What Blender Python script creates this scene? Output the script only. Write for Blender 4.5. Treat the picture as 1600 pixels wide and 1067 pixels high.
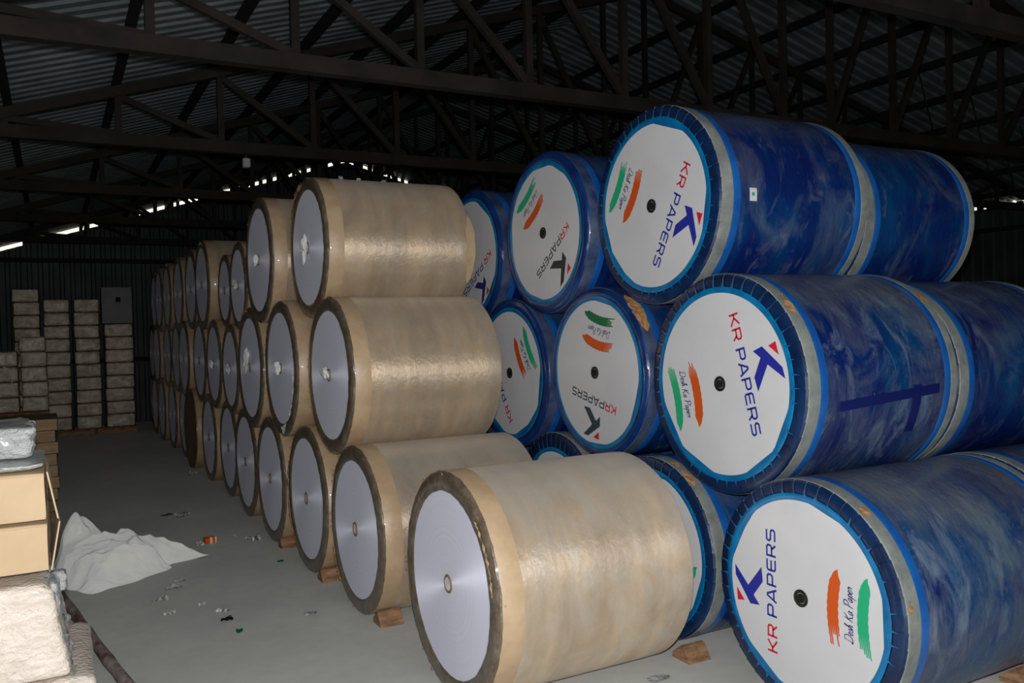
import bpy, bmesh, math, random
from mathutils import Vector, Matrix, noise
PI = math.pi
random.seed(7)
for o in list(bpy.data.objects): bpy.data.objects.remove(o)
SC = bpy.context.scene
COL = SC.collection

# ------------------------------------------------------------------ camera
cam = bpy.data.objects.new('camera', bpy.data.cameras.new('camera'))
COL.objects.link(cam); SC.camera = cam
yaw, pitch, roll, FPX = 1.076, -0.019, -0.025, 1325.3
fw = Vector((math.cos(yaw)*math.cos(pitch), math.sin(yaw)*math.cos(pitch), math.sin(pitch)))
rt0 = Vector((math.sin(yaw), -math.cos(yaw), 0)); up0 = rt0.cross(fw)
rt = rt0*math.cos(roll)+up0*math.sin(roll); up = -rt0*math.sin(roll)+up0*math.cos(roll)
M = Matrix((rt, up, -fw)).transposed().to_4x4(); M.translation = Vector((-1.751, -2.965, 1.938))
cam.matrix_world = M
cam.data.sensor_width = 36; cam.data.lens = FPX/1600*36; cam.data.clip_start = .05; cam.data.clip_end = 200

# ------------------------------------------------------------------ light
w = bpy.data.worlds.new('world'); SC.world = w; w.use_nodes = True
bg = w.node_tree.nodes['Background']; bg.inputs[0].default_value = (1, .93, .74, 1); bg.inputs[1].default_value = 1.3
flash = bpy.data.objects.new('camera_flash', bpy.data.lights.new('camera_flash', 'POINT'))
flash.data.energy = 700; flash.data.shadow_soft_size = .035; flash.data.color = (1, .985, .99)
flash.location = Vector((-1.751, -2.965, 1.938)) + up*.13 + fw*.02
COL.objects.link(flash)
fill_lamp = bpy.data.objects.new('daylight_from_entrance', bpy.data.lights.new('daylight_from_entrance', 'AREA'))  # added lamp behind the camera, gives the shed a weak ambient fill
fill_lamp.data.shape = 'RECTANGLE'; fill_lamp.data.size = 5; fill_lamp.data.size_y = 3; fill_lamp.data.energy = 45; fill_lamp.data.color = (.85, .93, 1)
fill_lamp.location = (-.5, -8.7, 1.9); fill_lamp.rotation_euler = (PI/2, 0, PI*0)
COL.objects.link(fill_lamp)
SC.view_settings.view_transform = 'Standard'; SC.view_settings.look = 'None'
SC.view_settings.exposure = 0; SC.view_settings.gamma = 1; SC.view_settings.use_curve_mapping = False

# ------------------------------------------------------------------ helpers
def lin(c):
    return tuple(((v/255)/12.92 if v/255 <= .04045 else ((v/255+.055)/1.055)**2.4) for v in c)+(1,)
class NT:
    def __init__(s, name):
        s.m = bpy.data.materials.new(name); s.m.use_nodes = True; s.t = s.m.node_tree
        s.b = s.t.nodes['Principled BSDF']; s.out = s.t.nodes['Material Output']
    def n(s, typ, **kw):
        x = s.t.nodes.new(typ)
        for k, v in kw.items(): setattr(x, k, v)
        return x
    def l(s, a, b): s.t.links.new(a, b)
    def coords(s, scale=(1,1,1), rnd=True):
        tc = s.n('ShaderNodeTexCoord'); mp = s.n('ShaderNodeMapping'); mp.inputs['Scale'].default_value = scale
        if rnd:
            oi = s.n('ShaderNodeObjectInfo'); mu = s.n('ShaderNodeMath', operation='MULTIPLY'); mu.inputs[1].default_value = 37
            s.l(oi.outputs['Random'], mu.inputs[0]); s.l(mu.outputs[0], mp.inputs['Location'])
        s.l(tc.outputs['Object'], mp.inputs['Vector']); return mp.outputs[0]
    def noise(s, scale, detail=4, rough=.55, map=(1,1,1), dist=0, rnd=True):
        x = s.n('ShaderNodeTexNoise'); x.inputs['Scale'].default_value = scale; x.inputs['Detail'].default_value = detail
        x.inputs['Roughness'].default_value = rough; x.inputs['Distortion'].default_value = dist
        s.l(s.coords(map, rnd), x.inputs['Vector']); return x.outputs[0]
    def ramp(s, src, stops):
        r = s.n('ShaderNodeValToRGB'); cr = r.color_ramp
        while len(cr.elements) < len(stops): cr.elements.new(.5)
        for e, (p, c) in zip(cr.elements, stops):
            e.position = p; e.color = c if len(c) == 4 else tuple(c)+(1,)
        s.l(src, r.inputs[0]); return r.outputs[0]
    def mix(s, fac, a, b, blend='MIX'):
        x = s.n('ShaderNodeMix', data_type='RGBA', blend_type=blend)
        for sock, v in ((x.inputs[0], fac), (x.inputs[6], a), (x.inputs[7], b)):
            if hasattr(v, 'links'): s.l(v, sock)
            else: sock.default_value = v
        return x.outputs[2]
    def bump(s, src, strength, dist=.01):
        x = s.n('ShaderNodeBump'); x.inputs['Strength'].default_value = strength; x.inputs['Distance'].default_value = dist
        s.l(src, x.inputs['Height']); s.l(x.outputs[0], s.b.inputs['Normal']); return x
    def aniso(s, amt):
        tg = s.n('ShaderNodeTangent', direction_type='RADIAL', axis='X'); s.l(tg.outputs[0], s.b.inputs['Tangent'])
        s.b.inputs['Anisotropic'].default_value = amt; s.b.inputs['Anisotropic Rotation'].default_value = .25
    def updust(s, lo=.35, hi=.62, R=.58):
        """dust lying on the upper side of a reel, broken up by noise"""
        tc = s.n('ShaderNodeTexCoord'); sx = s.n('ShaderNodeSeparateXYZ'); s.l(tc.outputs['Object'], sx.inputs[0])
        a = s.n('ShaderNodeMath', operation='MULTIPLY_ADD'); a.inputs[1].default_value = .35; s.l(s.noise(3, 5, .65, (1.5, 1, 1), 1), a.inputs[0]); s.l(sx.outputs[2], a.inputs[2])
        return s.ramp(a.outputs[0], [(lo+.17, BW(0)), (hi+.17, BW(1))])
    def set(s, **kw):
        for k, v in kw.items():
            k = k.replace('_', ' ')
            i = s.b.inputs[k]
            if hasattr(v, 'links'): s.l(v, i)
            else: i.default_value = v
        return s
BW = lambda v: (v, v, v, 1)
def plain(name, c, rough=.6, **kw):
    m = NT(name); m.set(Base_Color=lin(c), Roughness=rough, **kw); return m.m
def mottled(name, c1, c2, scale=6, rough=.7, mp=(1,1,1), bump=.0, bscale=40, **kw):
    m = NT(name); f = m.noise(scale, 5, .6, mp)
    m.set(Base_Color=m.ramp(f, [(.35, lin(c1)), (.65, lin(c2))]), Roughness=rough, **kw)
    if bump: m.bump(m.noise(bscale, 4, .6), bump, .01)
    return m.m

MAT = {}
# floor
m = NT('concrete_floor'); a = m.noise(.7, 6, .65, rnd=False); b = m.noise(9, 6, .7, rnd=False)
c = m.ramp(a, [(.3, lin((174,176,171))), (.7, lin((196,197,190)))])
c = m.mix(m.ramp(b, [(.45, BW(0)), (.75, BW(.5))]), c, lin((168,170,166)))
m.set(Base_Color=c, Roughness=.62, Specular_IOR_Level=.35, Diffuse_Roughness=.25); m.bump(m.noise(60, 5, .7, rnd=False), .25, .004); MAT['floor'] = m.m
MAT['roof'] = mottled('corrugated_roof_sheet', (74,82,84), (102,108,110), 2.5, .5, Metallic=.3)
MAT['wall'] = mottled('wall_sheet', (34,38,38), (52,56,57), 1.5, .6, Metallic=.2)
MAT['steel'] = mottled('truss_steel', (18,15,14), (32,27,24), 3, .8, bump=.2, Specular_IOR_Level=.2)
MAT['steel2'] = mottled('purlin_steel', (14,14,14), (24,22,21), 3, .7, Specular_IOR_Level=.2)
# kraft covered in stretch film
def kraft_body(name, dusty):
    m = NT(name)
    big = m.noise(2.2, 5, .6, (1.6, 1, 1), .4); band = m.noise(3.2, 3, .5, (2.6, .35, .35)); fine = m.noise(26, 6, .7, (1.2, 1, 1))
    c = m.ramp(big, [(.3, lin((184,160,130))), (.5, lin((202,180,150))), (.72, lin((174,156,136)))])
    c = m.mix(m.ramp(band, [(.38, BW(0)), (.7, BW(.75))]), c, lin((168,150,130)))
    film = m.ramp(m.noise(3.4, 6, .66, (1.3, 1, 1), 1.2), [(.5-.07*dusty, BW(0)), (.72, BW(.35+.3*dusty))])
    c = m.mix(film, c, lin((194,190,180)))
    c = m.mix(m.ramp(fine, [(.55, BW(0)), (.8, BW(.25))]), c, lin((226,216,196)))
    ud = m.updust(.3, .6); mu_ = m.n('ShaderNodeMath', operation='MULTIPLY'); mu_.inputs[1].default_value = .35+.35*dusty; m.l(ud, mu_.inputs[0])
    c = m.mix(mu_.outputs[0], c, lin((176,172,162)))
    m.set(Base_Color=c, Roughness=m.ramp(m.noise(5, 4, .6, (3, .5, .5)), [(.3, BW(.36)), (.7, BW(.5))]), Specular_IOR_Level=1.0, Metallic=.36, Diffuse_Roughness=.6)
    m.aniso(.82)
    bm_ = m.n('ShaderNodeMath', operation='ADD'); m.l(m.noise(7, 3, .5, (2.2, .2, .2)), bm_.inputs[0]); m.l(m.noise(24, 4, .6, (1.2, .9, .9)), bm_.inputs[1])
    m.bump(bm_.outputs[0], .3, .012)
    return m.m
MAT['kraft'] = kraft_body('filmed_kraft_wrap', .3); MAT['kraft_dusty'] = kraft_body('dusty_filmed_kraft_wrap', 1)
MAT['kraft_band'] = mottled('kraft_edge_sheet', (176,150,118), (192,166,134), 7, .42, bump=.15, Coat_Weight=.2)
m = NT('kraft_end_ring'); f = m.noise(9, 6, .7); g = m.noise(30, 5, .7)
c = m.ramp(f, [(.3, lin((84,72,58))), (.55, lin((112,100,84))), (.75, lin((140,128,110)))])
c = m.mix(m.ramp(g, [(.5, BW(0)), (.8, BW(.45))]), c, lin((74,60,44)))
m.set(Base_Color=c, Roughness=.3, Coat_Weight=.5, Coat_Roughness=.15); m.bump(g, .5, .012); MAT['end_ring'] = m.m
MAT['torn'] = mottled('torn_kraft', (150,100,58), (205,160,110), 30, .7, bump=.5)
# cut paper edge: concentric windings give a radial sheen
m = NT('wound_paper_face'); tc = m.n('ShaderNodeTexCoord'); sx = m.n('ShaderNodeSeparateXYZ'); m.l(tc.outputs['Object'], sx.inputs[0])
cb = m.n('ShaderNodeCombineXYZ'); m.l(sx.outputs[1], cb.inputs[1]); m.l(sx.outputs[2], cb.inputs[2])
ln = m.n('ShaderNodeVectorMath', operation='LENGTH'); m.l(cb.outputs[0], ln.inputs[0])
no = m.n('ShaderNodeTexNoise', noise_dimensions='1D'); m.l(ln.outputs['Value'], no.inputs['W']); no.inputs['Scale'].default_value = 55; no.inputs['Detail'].default_value = 6
tg = m.n('ShaderNodeTangent', direction_type='RADIAL', axis='X')
m.set(Base_Color=m.ramp(no.outputs[0], [(.2, lin((206,208,222))), (.8, lin((214,216,230)))]), Roughness=.72, Specular_IOR_Level=1.0, Metallic=.12, Diffuse_Roughness=.32)
m.aniso(.95); MAT['paper_face'] = m.m
MAT['core'] = mottled('core_board', (120,100,66), (150,128,90), 30, .7)
MAT['tissue'] = mottled('white_tissue', (212,212,214), (238,238,240), 20, .7, bump=.4)
# blue reels
def blue_body(name, dust):
    m = NT(name)
    a = m.noise(1.5, 5, .6, (1.4, 1, 1), .6); b = m.noise(1.9, 8, .66, (1.3, .9, .9), .8); s = m.noise(3.2, 6, .68, (1.8, .8, .8), 1.3); t = m.noise(30, 4, .6)
    c = m.ramp(a, [(.32, lin((14,22,84))), (.5, lin((12,38,100))), (.68, lin((12,66,116)))])
    c = m.mix(m.ramp(m.noise(2.0, 3, .5, (2.2, .5, .5)), [(.54, BW(0)), (.72, BW(.6))]), c, lin((6,86,136)))
    c = m.mix(m.ramp(b, [(.58-.18*dust, BW(0)), (.74-.12*dust, BW(.3+.5*dust))]), c, m.ramp(a, [(.35, lin((82,82,104))), (.65, lin((100,112,122)))]))
    c = m.mix(m.ramp(s, [(.6-.08*dust, BW(0)), (.7, BW(.15+.5*dust))]), c, lin((124,138,156)))
    c = m.mix(m.ramp(t, [(.66, BW(0)), (.78, BW(.35*dust))]), c, lin((166,172,174)))
    mu_ = m.n('ShaderNodeMath', operation='MULTIPLY'); mu_.inputs[1].default_value = .3+.35*dust; m.l(m.updust(.36, .62), mu_.inputs[0])
    c = m.mix(mu_.outputs[0], c, lin((116,120,124)))
    m.set(Base_Color=c, Roughness=m.ramp(b, [(.4, BW(.22)), (.65, BW(.42))]), Specular_IOR_Level=.8, Specular_Tint=(.1,.6,.95,1), Coat_Weight=.15, Coat_Roughness=.12)
    m.aniso(.8)
    ad = m.n('ShaderNodeMath', operation='ADD'); m.l(m.noise(9, 4, .6, (2.4, .3, .3)), ad.inputs[0]); m.l(m.noise(26, 4, .6, (1.3, .8, .8)), ad.inputs[1])
    m.bump(ad.outputs[0], .35, .012)
    return m.m
MAT['blue0'] = blue_body('clean_blue_film', .05); MAT['blue1'] = blue_body('blue_film_some_dust', .45); MAT['blue2'] = blue_body('blue_film_heavy_dust', .95)
MAT['blue_strip'] = mottled('bright_blue_tape', (20,80,156), (28,100,178), 5, .35, bump=.15, Coat_Weight=.4)
MAT['navy_ring'] = mottled('navy_pleated_film', (8,28,60), (12,46,88), 7, .32, bump=.25, bscale=25, Coat_Weight=.4)
MAT['blue_ring'] = mottled('smooth_blue_film', (8,34,88), (12,58,118), 5, .3, bump=.3, bscale=14, Coat_Weight=.5)
MAT['cyan'] = mottled('cyan_film', (0,94,150), (6,122,176), 7, .3, bump=.2, Coat_Weight=.4)
MAT['fold'] = plain('film_fold', (16,104,160), .25, Coat_Weight=.6)
m = NT('grey_edge_tape'); f = m.noise(7, 6, .7); c = m.ramp(f, [(.3, lin((104,112,112))), (.55, lin((136,142,138))), (.75, lin((160,160,152)))])
c = m.mix(m.ramp(m.noise(22, 5, .7), [(.6, BW(0)), (.75, BW(.6))]), c, lin((74,84,102)))
m.set(Base_Color=c, Roughness=.5, Coat_Weight=.25); m.bump(f, .3, .01); MAT['tape'] = m.m
MAT['blue_dark'] = plain('dark_blue_tape', (14,26,92), .3)
MAT['tape_blue'] = mottled('blue_grey_edge_tape', (40,56,98), (84,98,124), 5, .4, bump=.3, Coat_Weight=.3)
MAT['label'] = mottled('white_printed_board', (204,205,208), (211,212,215), 3, .42, Coat_Weight=.15)
MAT['black'] = plain('black_plastic', (26,28,28), .35)
MAT['hole'] = plain('core_hole', (10,10,10), .8)
for k, v in dict(red=(206,30,58), blue=(36,44,150), dark=(44,46,52), slate=(50,66,76), orange=(206,84,20), green=(30,170,120), dgreen=(20,110,70), navy=(44,48,110), grey=(90,92,100)).items():
    MAT['ink_'+k] = plain('ink_'+k, v, .45)
MAT['wood'] = mottled('rough_wood', (120,88,60), (168,130,98), 9, .8, (1,1,4), .3)
MAT['carton'] = mottled('carton_board', (186,160,126), (198,174,140), 3, .72)
MAT['carton_edge'] = mottled('carton_stack_board', (140,114,84), (166,138,106), 5, .8, (1,1,6))
def plastic(name, c1, c2, rough=.25, bs=18, b=.7, met=0):
    m = NT(name); f = m.noise(5, 6, .65, (1,1,1), 1.0)
    m.set(Base_Color=m.ramp(f, [(.35, lin(c1)), (.65, lin(c2))]), Roughness=rough, Metallic=met, Coat_Weight=.6 if met == 0 else .2, Coat_Roughness=.12 if met == 0 else .3)
    ad = m.n('ShaderNodeMath', operation='ADD'); m.l(m.noise(bs, 5, .65, (1,1,2.4), 1.2), ad.inputs[0]); m.l(m.noise(bs*3, 4, .6), ad.inputs[1])
    m.bump(ad.outputs[0], b, .02); return m.m
MAT['white_film'] = plastic('stretch_film_over_paper', (222,208,194), (238,226,214), .24, 14, .75)
MAT['clear_film'] = plastic('crumpled_clear_film', (168,172,172), (214,218,216), .2, 16, .9)
MAT['bale'] = plastic('bale_film', (170,156,134), (226,214,192), .4, 7, 1.0, .3)
m = NT('woven_sack'); a = m.noise(2.2, 3, .5, (.8, 2.4, 1.2), .8); r_ = m.ramp(a, [(.38, BW(1)), (.5, BW(0)), (.62, BW(1))])
m.set(Base_Color=m.ramp(m.noise(5, 4), [(.35, lin((228,230,228))), (.65, lin((242,242,236)))]), Roughness=.5, Diffuse_Roughness=1, Coat_Weight=.2, Coat_Roughness=.4)
m.bump(r_, .45, .03); MAT['sack'] = m.m
MAT['pole'] = mottled('flaking_paint_pole', (112,76,68), (172,164,156), 9, .7, (2,1,1), .3)
MAT['grey_box'] = mottled('grey_carton', (110,112,112), (126,128,128), 3, .7)
MAT['litter'] = mottled('litter_paper', (196,198,198), (228,228,226), 20, .7)

def link(name, me, mat, parent=None, kind=None):
    o = bpy.data.objects.new(name, me); COL.objects.link(o)
    if mat is not None:
        me.materials.clear()
        me.materials.append(MAT[mat])
    if parent: o.parent = parent
    if kind: o['kind'] = kind
    return o
def mesh(name, verts, faces, smooth=False, sharp=None):
    me = bpy.data.meshes.new(name); me.from_pydata([tuple(v) for v in verts], [], faces); me.validate()
    if smooth:
        me.polygons.foreach_set('use_smooth', [True]*len(me.polygons))
        if sharp: me.set_sharp_from_angle(angle=math.radians(sharp))
    me.update(); return me
def boxes(name, bl, bev=0):
    bm = bmesh.new()
    for (x0,y0,z0,x1,y1,z1) in bl:
        r = bmesh.ops.create_cube(bm, size=1)
        for v in r['verts']: v.co = Vector(((x0+x1)/2+v.co.x*(x1-x0), (y0+y1)/2+v.co.y*(y1-y0), (z0+z1)/2+v.co.z*(z1-z0)))
    if bev: bmesh.ops.bevel(bm, geom=bm.edges[:], offset=bev, segments=1, affect='EDGES')
    me = bpy.data.meshes.new(name); bm.to_mesh(me); bm.free(); return me
def bar(name, p, q, wy, wz, mat, parent=None, kind=None):
    """rectangular member from p to q; wy across (world y), wz in the bending plane"""
    p, q = Vector(p), Vector(q); d = (q-p); L = d.length; d.normalize()
    y = Vector((0,1,0)) if abs(d.y) < .9 else Vector((1,0,0))
    n = d.cross(y).normalized(); y = n.cross(d).normalized()
    V = [p+y*a*wy/2+n*b*wz/2+d*t*L for t in (0,1) for a, b in ((-1,-1),(1,-1),(1,1),(-1,1))]
    F = [(3,2,1,0),(4,5,6,7),(0,1,5,4),(1,2,6,5),(2,3,7,6),(3,0,4,7)]
    return link(name, mesh(name, V, F), mat, parent, kind)
def empty(name, loc, rz=0):
    o = bpy.data.objects.new(name, None); COL.objects.link(o); o.location = loc; o.rotation_euler = (0,0,rz); o.empty_display_size = .1; return o
def tag(o, label, cat, group=None):
    o['label'] = label; o['category'] = cat
    if group: o['group'] = group
    return o
def tube(name, pts, r, n=10, mat=None, parent=None):
    V, F = [], []
    for i, p in enumerate(pts):
        p = Vector(p); d = (Vector(pts[min(i+1,len(pts)-1)])-Vector(pts[max(i-1,0)])).normalized()
        a = d.orthogonal().normalized() if abs(d.z) > .95 else d.cross(Vector((0,0,1))).normalized(); b = d.cross(a)
        rr = r[i] if isinstance(r, (list, tuple)) else r
        for k in range(n): V.append(p+(a*math.cos(2*PI*k/n)+b*math.sin(2*PI*k/n))*rr)
    for i in range(len(pts)-1):
        for k in range(n): F.append((i*n+k, i*n+(k+1)%n, (i+1)*n+(k+1)%n, (i+1)*n+k))
    F.append(tuple(range(n))[::-1]); F.append(tuple((len(pts)-1)*n+k for k in range(n)))
    return link(name, mesh(name, V, F, True, 50), mat, parent)

# ------------------------------------------------------------------ building shell
XR, ZR = 4.742, 6.139            # ridge
XL, XE = -3.1, 13.1              # side walls
SL, SR = .3157, .272
Y0, Y1 = -9.0, 17.5
def roofz(x): return ZR-(SL*(XR-x) if x < XR else SR*(x-XR))
link('floor', boxes('floor', [(XL-.2, Y0-.2, -.2, XE+.2, Y1+.2, 0)]), 'floor', kind='structure')
# corrugated roof: ribs run down the slope
ys, zs = [], []
y = Y0-.1
while y < Y1+.02:
    for dy, dz in ((0,0),(.035,.0),(.06,.028),(.095,.028),(.12,0)):
        ys.append(y+dy); zs.append(dz)
    y += .17
V, F = [], []
for i in range(len(ys)):
    for x in (XL-.3, XR, XE+.02): V.append((x, ys[i], roofz(x)+.02+zs[i]))
for i in range(len(ys)-1):
    for k in range(2): F.append((i*3+k, i*3+k+1, (i+1)*3+k+1, (i+1)*3+k))
link('ceiling', mesh('ceiling', V, F), 'roof', kind='structure')
link('ridge_cap', mesh('ridge_cap', [(XR-.3, Y0, roofz(XR-.3)+.055), (XR, Y0, ZR+.06), (XR+.3, Y0, roofz(XR+.3)+.055), (XR-.3, Y1-.05, roofz(XR-.3)+.055), (XR, Y1-.05, ZR+.06), (XR+.3, Y1-.05, roofz(XR+.3)+.055)],
     [(0,1,4,3),(1,2,5,4)]), 'roof', kind='structure')
# back gable wall with vertical sheeting; daylight shows through gaps above its top edge
def sheet_wall(name, a, b, top, gap, y_is, t=.03):
    """wall in a vertical plane. a..b run, top(s) height function"""
    V, F, s, k = [], [], a, 0
    prof = ((0,0),(.09,0),(.11,t),(.17,t),(.19,0))
    S = []
    while s < b:
        for d, o in prof:
            if s+d < b: S.append((s+d, o))
        s += .2
    S.append((b, 0))
    if y_is == 'x' and a < XR < b: S.append((XR, 0)); S.sort()
    for s, o in S:
        P = (s, Y1+.01-o) if y_is == 'x' else ((XE-o if y_is == 'R' else XL+o), s)
        V += [(P[0], P[1], 0), (P[0], P[1], top(s)-gap)]
    for i in range(len(S)-1): F.append((2*i, 2*i+2, 2*i+3, 2*i+1))
    return link(name, mesh(name, V, F), 'wall', kind='structure')
GAP = .062
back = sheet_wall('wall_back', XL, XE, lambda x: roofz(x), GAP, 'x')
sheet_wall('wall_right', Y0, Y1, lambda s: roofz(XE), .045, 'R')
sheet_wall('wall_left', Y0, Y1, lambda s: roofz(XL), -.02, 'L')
# front wall around the entrance behind the camera
link('wall_front', boxes('wall_front', [(XL, Y0-.05, 0, -3.0+.0, Y0, roofz(XL)), (2.0, Y0-.05, 0, XE, Y0, 3.8), (XL, Y0-.05, 3.4, XE, Y0, 6.3)]), 'wall', kind='structure')
# closers that fill the gap between the daylight slits (positions of the slits along the gable)
# positions of the daylight slits along the gable
px = [(0,35),(65,70),(80,133),(140,153),(193,198),(215,257),(271,275),(280,289),(291,309),(349,359),(371,374),(380,404),(410,416),(426,435),(438,441),(446,456),(461,470),(479,485),(512,520),(532,541),
      (545,552),(562,574),(579,582),(595,617),(621,626),(631,637),(655,662),(684,700),(742,750)]
def col2x(c):     # along the gable: measured -2.673 m at column 0, 4.742 m at column 540, 6.42 m at 640
    d = fw*FPX + rt*(c-800) - up*(( (388-.2556*c) if c < 540 else 250+.35*(c-540))-533.5)
    t = (Y1+2.965)/d.y
    return -1.751+d.x*t
V = []
edges = [XL]
for p0, p1 in px: edges += [col2x(p0), col2x(p1)]
edges.append(XE)
bm = bmesh.new()
def closer(x0, x1):
    if x1-x0 < .005: return
    segs = [(x0, x1)] if not (x0 < XR < x1) else [(x0, XR), (XR, x1)]
    for s0, s1 in segs:
        vs = [bm.verts.new((x, yy, roofz(x)+dz)) for yy in (Y1-.03, Y1+.0) for x, dz in ((s0,-.09),(s1,-.09),(s1,.06),(s0,.06))]
        for f in ((0,1,2,3),(7,6,5,4),(0,4,5,1),(1,5,6,2),(2,6,7,3),(3,7,4,0)): bm.faces.new([vs[i] for i in f])
for i in range(0, len(edges), 2): closer(edges[i], edges[i+1])
me = bpy.data.meshes.new('closure_strip'); bm.to_mesh(me); bm.free()
link('closure_strip', me, 'wall', back)
bl = []
y = Y0
while y < Y1: bl.append((XE-.03, y, 3.78, XE, y+.115, 3.875)); y += .18
link('trim_1', boxes('trim_1', bl), 'wall', kind='structure')
# girts on the walls and posts
for z in (1.4, 3.55): bar('wall_girt', (XL, Y1-.1, z), (XE, Y1-.1, z), .08, .09, 'steel2', kind='structure')
for z in (.9, 2.2, 3.42): bar('wall_girt', (XE-.1, Y0, z), (XE-.1, Y1, z), .08, .07, 'steel2', kind='structure')
for z in (1.2, 2.4): bar('wall_girt', (XL+.1, Y0, z), (XL+.1, Y1, z), .08, .07, 'steel2', kind='structure')
TY = [-2.95, .2, 2.64, 5.45, 8.4, 11.4, 14.5]
for y in TY:
    for x in (XL+.14, XE-.2): bar('wall_post', (x, y, 0), (x, y, roofz(x)-.16), .15, .15, 'steel', kind='structure')
# purlins along the shed
x = -2.9
while x < XE:
    if abs(x-XR) > .2:
        z = roofz(x)-.035
        bar('roof_purlin', (x, Y0, z), (x, Y1-.12, z), .06, .09, 'steel2', kind='structure')
    x += .86
# trusses
ZC = 3.7
for ti, y in enumerate(TY):
    T = empty('roof_truss', (XR, y, ZC)); T['kind'] = 'structure'
    def mb(n, p, q, a, b_, mat='steel'):
        o = bar(n, (p[0]-XR, p[1]-y, p[2]-ZC), (q[0]-XR, q[1]-y, q[2]-ZC), a, b_, mat, T); return o
    x0, x1 = XL+.16, XE-.5
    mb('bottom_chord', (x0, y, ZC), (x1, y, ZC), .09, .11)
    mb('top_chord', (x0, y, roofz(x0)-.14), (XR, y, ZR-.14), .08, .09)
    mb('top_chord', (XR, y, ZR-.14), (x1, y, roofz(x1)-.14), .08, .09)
    nodes = [-2.95+.885*i for i in range(9)] + [XR] + [XR+.88+.885*i for i in range(9)]
    nodes = [n for n in nodes if x0+.3 < n < x1-.3]
    for i, n in enumerate(nodes):
        mb('web_post', (n, y, ZC+.05), (n, y, roofz(n)-.18), .05, .055)
        if n < XR and i: 
            mb('web_brace', (n-.0, y, ZC+.05), (nodes[i-1], y, roofz(nodes[i-1])-.18), .045, .055)
        elif n > XR:
            mb('web_brace', (nodes[i-1], y, ZC+.05) if 0 else (n, y, roofz(n)-.18), (nodes[i-1], y, ZC+.05) if nodes[i-1] >= XR else (nodes[i-1], y, ZC+.05), .045, .055)
# thin sag rods on the right hand slope
for i in range(7):
    xx = 8.0+.55*i
    bar('sag_rod', (xx, 4.1, roofz(xx)-.1), (xx+.25, 4.0, roofz(xx)-1.2), .014, .014, 'steel', kind='structure')

# ------------------------------------------------------------------ reels
NS = 96
def lathe(name, prof, n=NS, wob=0, seed=0, smooth=True, sharp=35, closed=False, jit=0, jitr=0):
    rnd = random.Random(seed); V, F = [], []
    ph = [rnd.uniform(0, 6.28) for _ in range(4)]
    for j, (x, r) in enumerate(prof):
        for k in range(n):
            a = 2*PI*k/n
            rr = r*(1+wob*(math.sin(2*a+ph[0])*.5+math.sin(5*a+ph[1]+x*3)*.3+math.sin(11*a+ph[2]+x*8)*.2))
            xx = x
            if jit: xx += jit*rnd.uniform(-1, 1)
            if jitr and (j in jitr): rr += jitr[j]*rnd.uniform(-1, 1)
            V.append((xx, rr*math.cos(a), rr*math.sin(a)))
    m_ = len(prof)
    for j in range(m_-1 if not closed else m_):
        j2 = (j+1) % m_
        for k in range(n):
            k2 = (k+1) % n; F.append((j*n+k, j2*n+k, j2*n+k2, j*n+k2))
    return mesh(name, V, F, smooth, sharp)
def disc(name, r, x, n=NS, poly=0, seed=0):
    rnd = random.Random(seed); V = [(x, 0, 0)]; F = []
    flats = [(rnd.uniform(0, 6.28), rnd.uniform(.955, .985)) for _ in range(poly)]
    for k in range(n):
        a = 2*PI*k/n; rr = r
        for fa, fc in flats:
            c = math.cos(a-fa)
            if c > 0 and rr*c > r*fc: rr = r*fc/c
        V.append((x, rr*math.cos(a), rr*math.sin(a)))
    for k in range(n): F.append((0, 1+(k+1) % n, 1+k))
    return mesh(name, V, F)
# --- flat print on the label boards: local frame u (reading direction) and v (up), on the plane facing -x.
def ribbon(pts, wd, V, F, taper=0):
    P = [Vector(p) for p in pts]; base = len(V); n = len(P)
    for i in range(n):
        d0 = (P[i]-P[i-1]).normalized() if i else (P[1]-P[0]).normalized()
        d1 = (P[i+1]-P[i]).normalized() if i < n-1 else d0
        t = (d0+d1); t = t.normalized() if t.length > 1e-6 else d0
        nn = Vector((-t.y, t.x)); k = 1/max(.5, nn.dot(Vector((-d0.y, d0.x))))
        hw = wd/2*k
        if taper: hw *= .45+.55*math.sin(PI*(i+.6)/(n+.2))
        V += [P[i]+nn*hw, P[i]-nn*hw]
    for i in range(n-1): F.append((base+2*i, base+2*i+1, base+2*i+3, base+2*i+2))
GL = {'K': (.98, [[(.08,0),(.08,1)], [(.08,.5),(.36,.5),(.92,.98)], [(.36,.5),(.96,.02)]]),
      'R': (.98, [[(.08,0),(.08,.92),(.76,.92),(.89,.8),(.89,.56),(.76,.43),(.08,.43)], [(.58,.43),(.93,.02)]]),
      'P': (.96, [[(.08,0),(.08,.92),(.76,.92),(.89,.8),(.89,.53),(.76,.4),(.08,.4)]]),
      'A': (1.02, [[(.02,0),(.44,.94),(.58,.94),(1,0)], [(.2,.28),(.82,.28)]]),
      'E': (.94, [[(.92,.92),(.2,.92),(.08,.8),(.08,.2),(.2,.08),(.92,.08)], [(.08,.5),(.86,.5)]]),
      'S': (.96, [[(.92,.92),(.2,.92),(.08,.8),(.08,.64),(.2,.52),(.8,.5),(.92,.38),(.92,.2),(.8,.08),(.04,.08)]])}
def words(txt, h, u0, v0, sp=.2):
    V, F, u = [], [], u0
    for ch in txt:
        if ch == ' ': u += .42*h; continue
        wd, st = GL[ch]
        for s in st: ribbon([(u+p[0]*h+.12*p[1]*h*0, v0+p[1]*h) for p in s], .165*h, V, F)
        u += (wd+sp)*h
    return V, F, u
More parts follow.
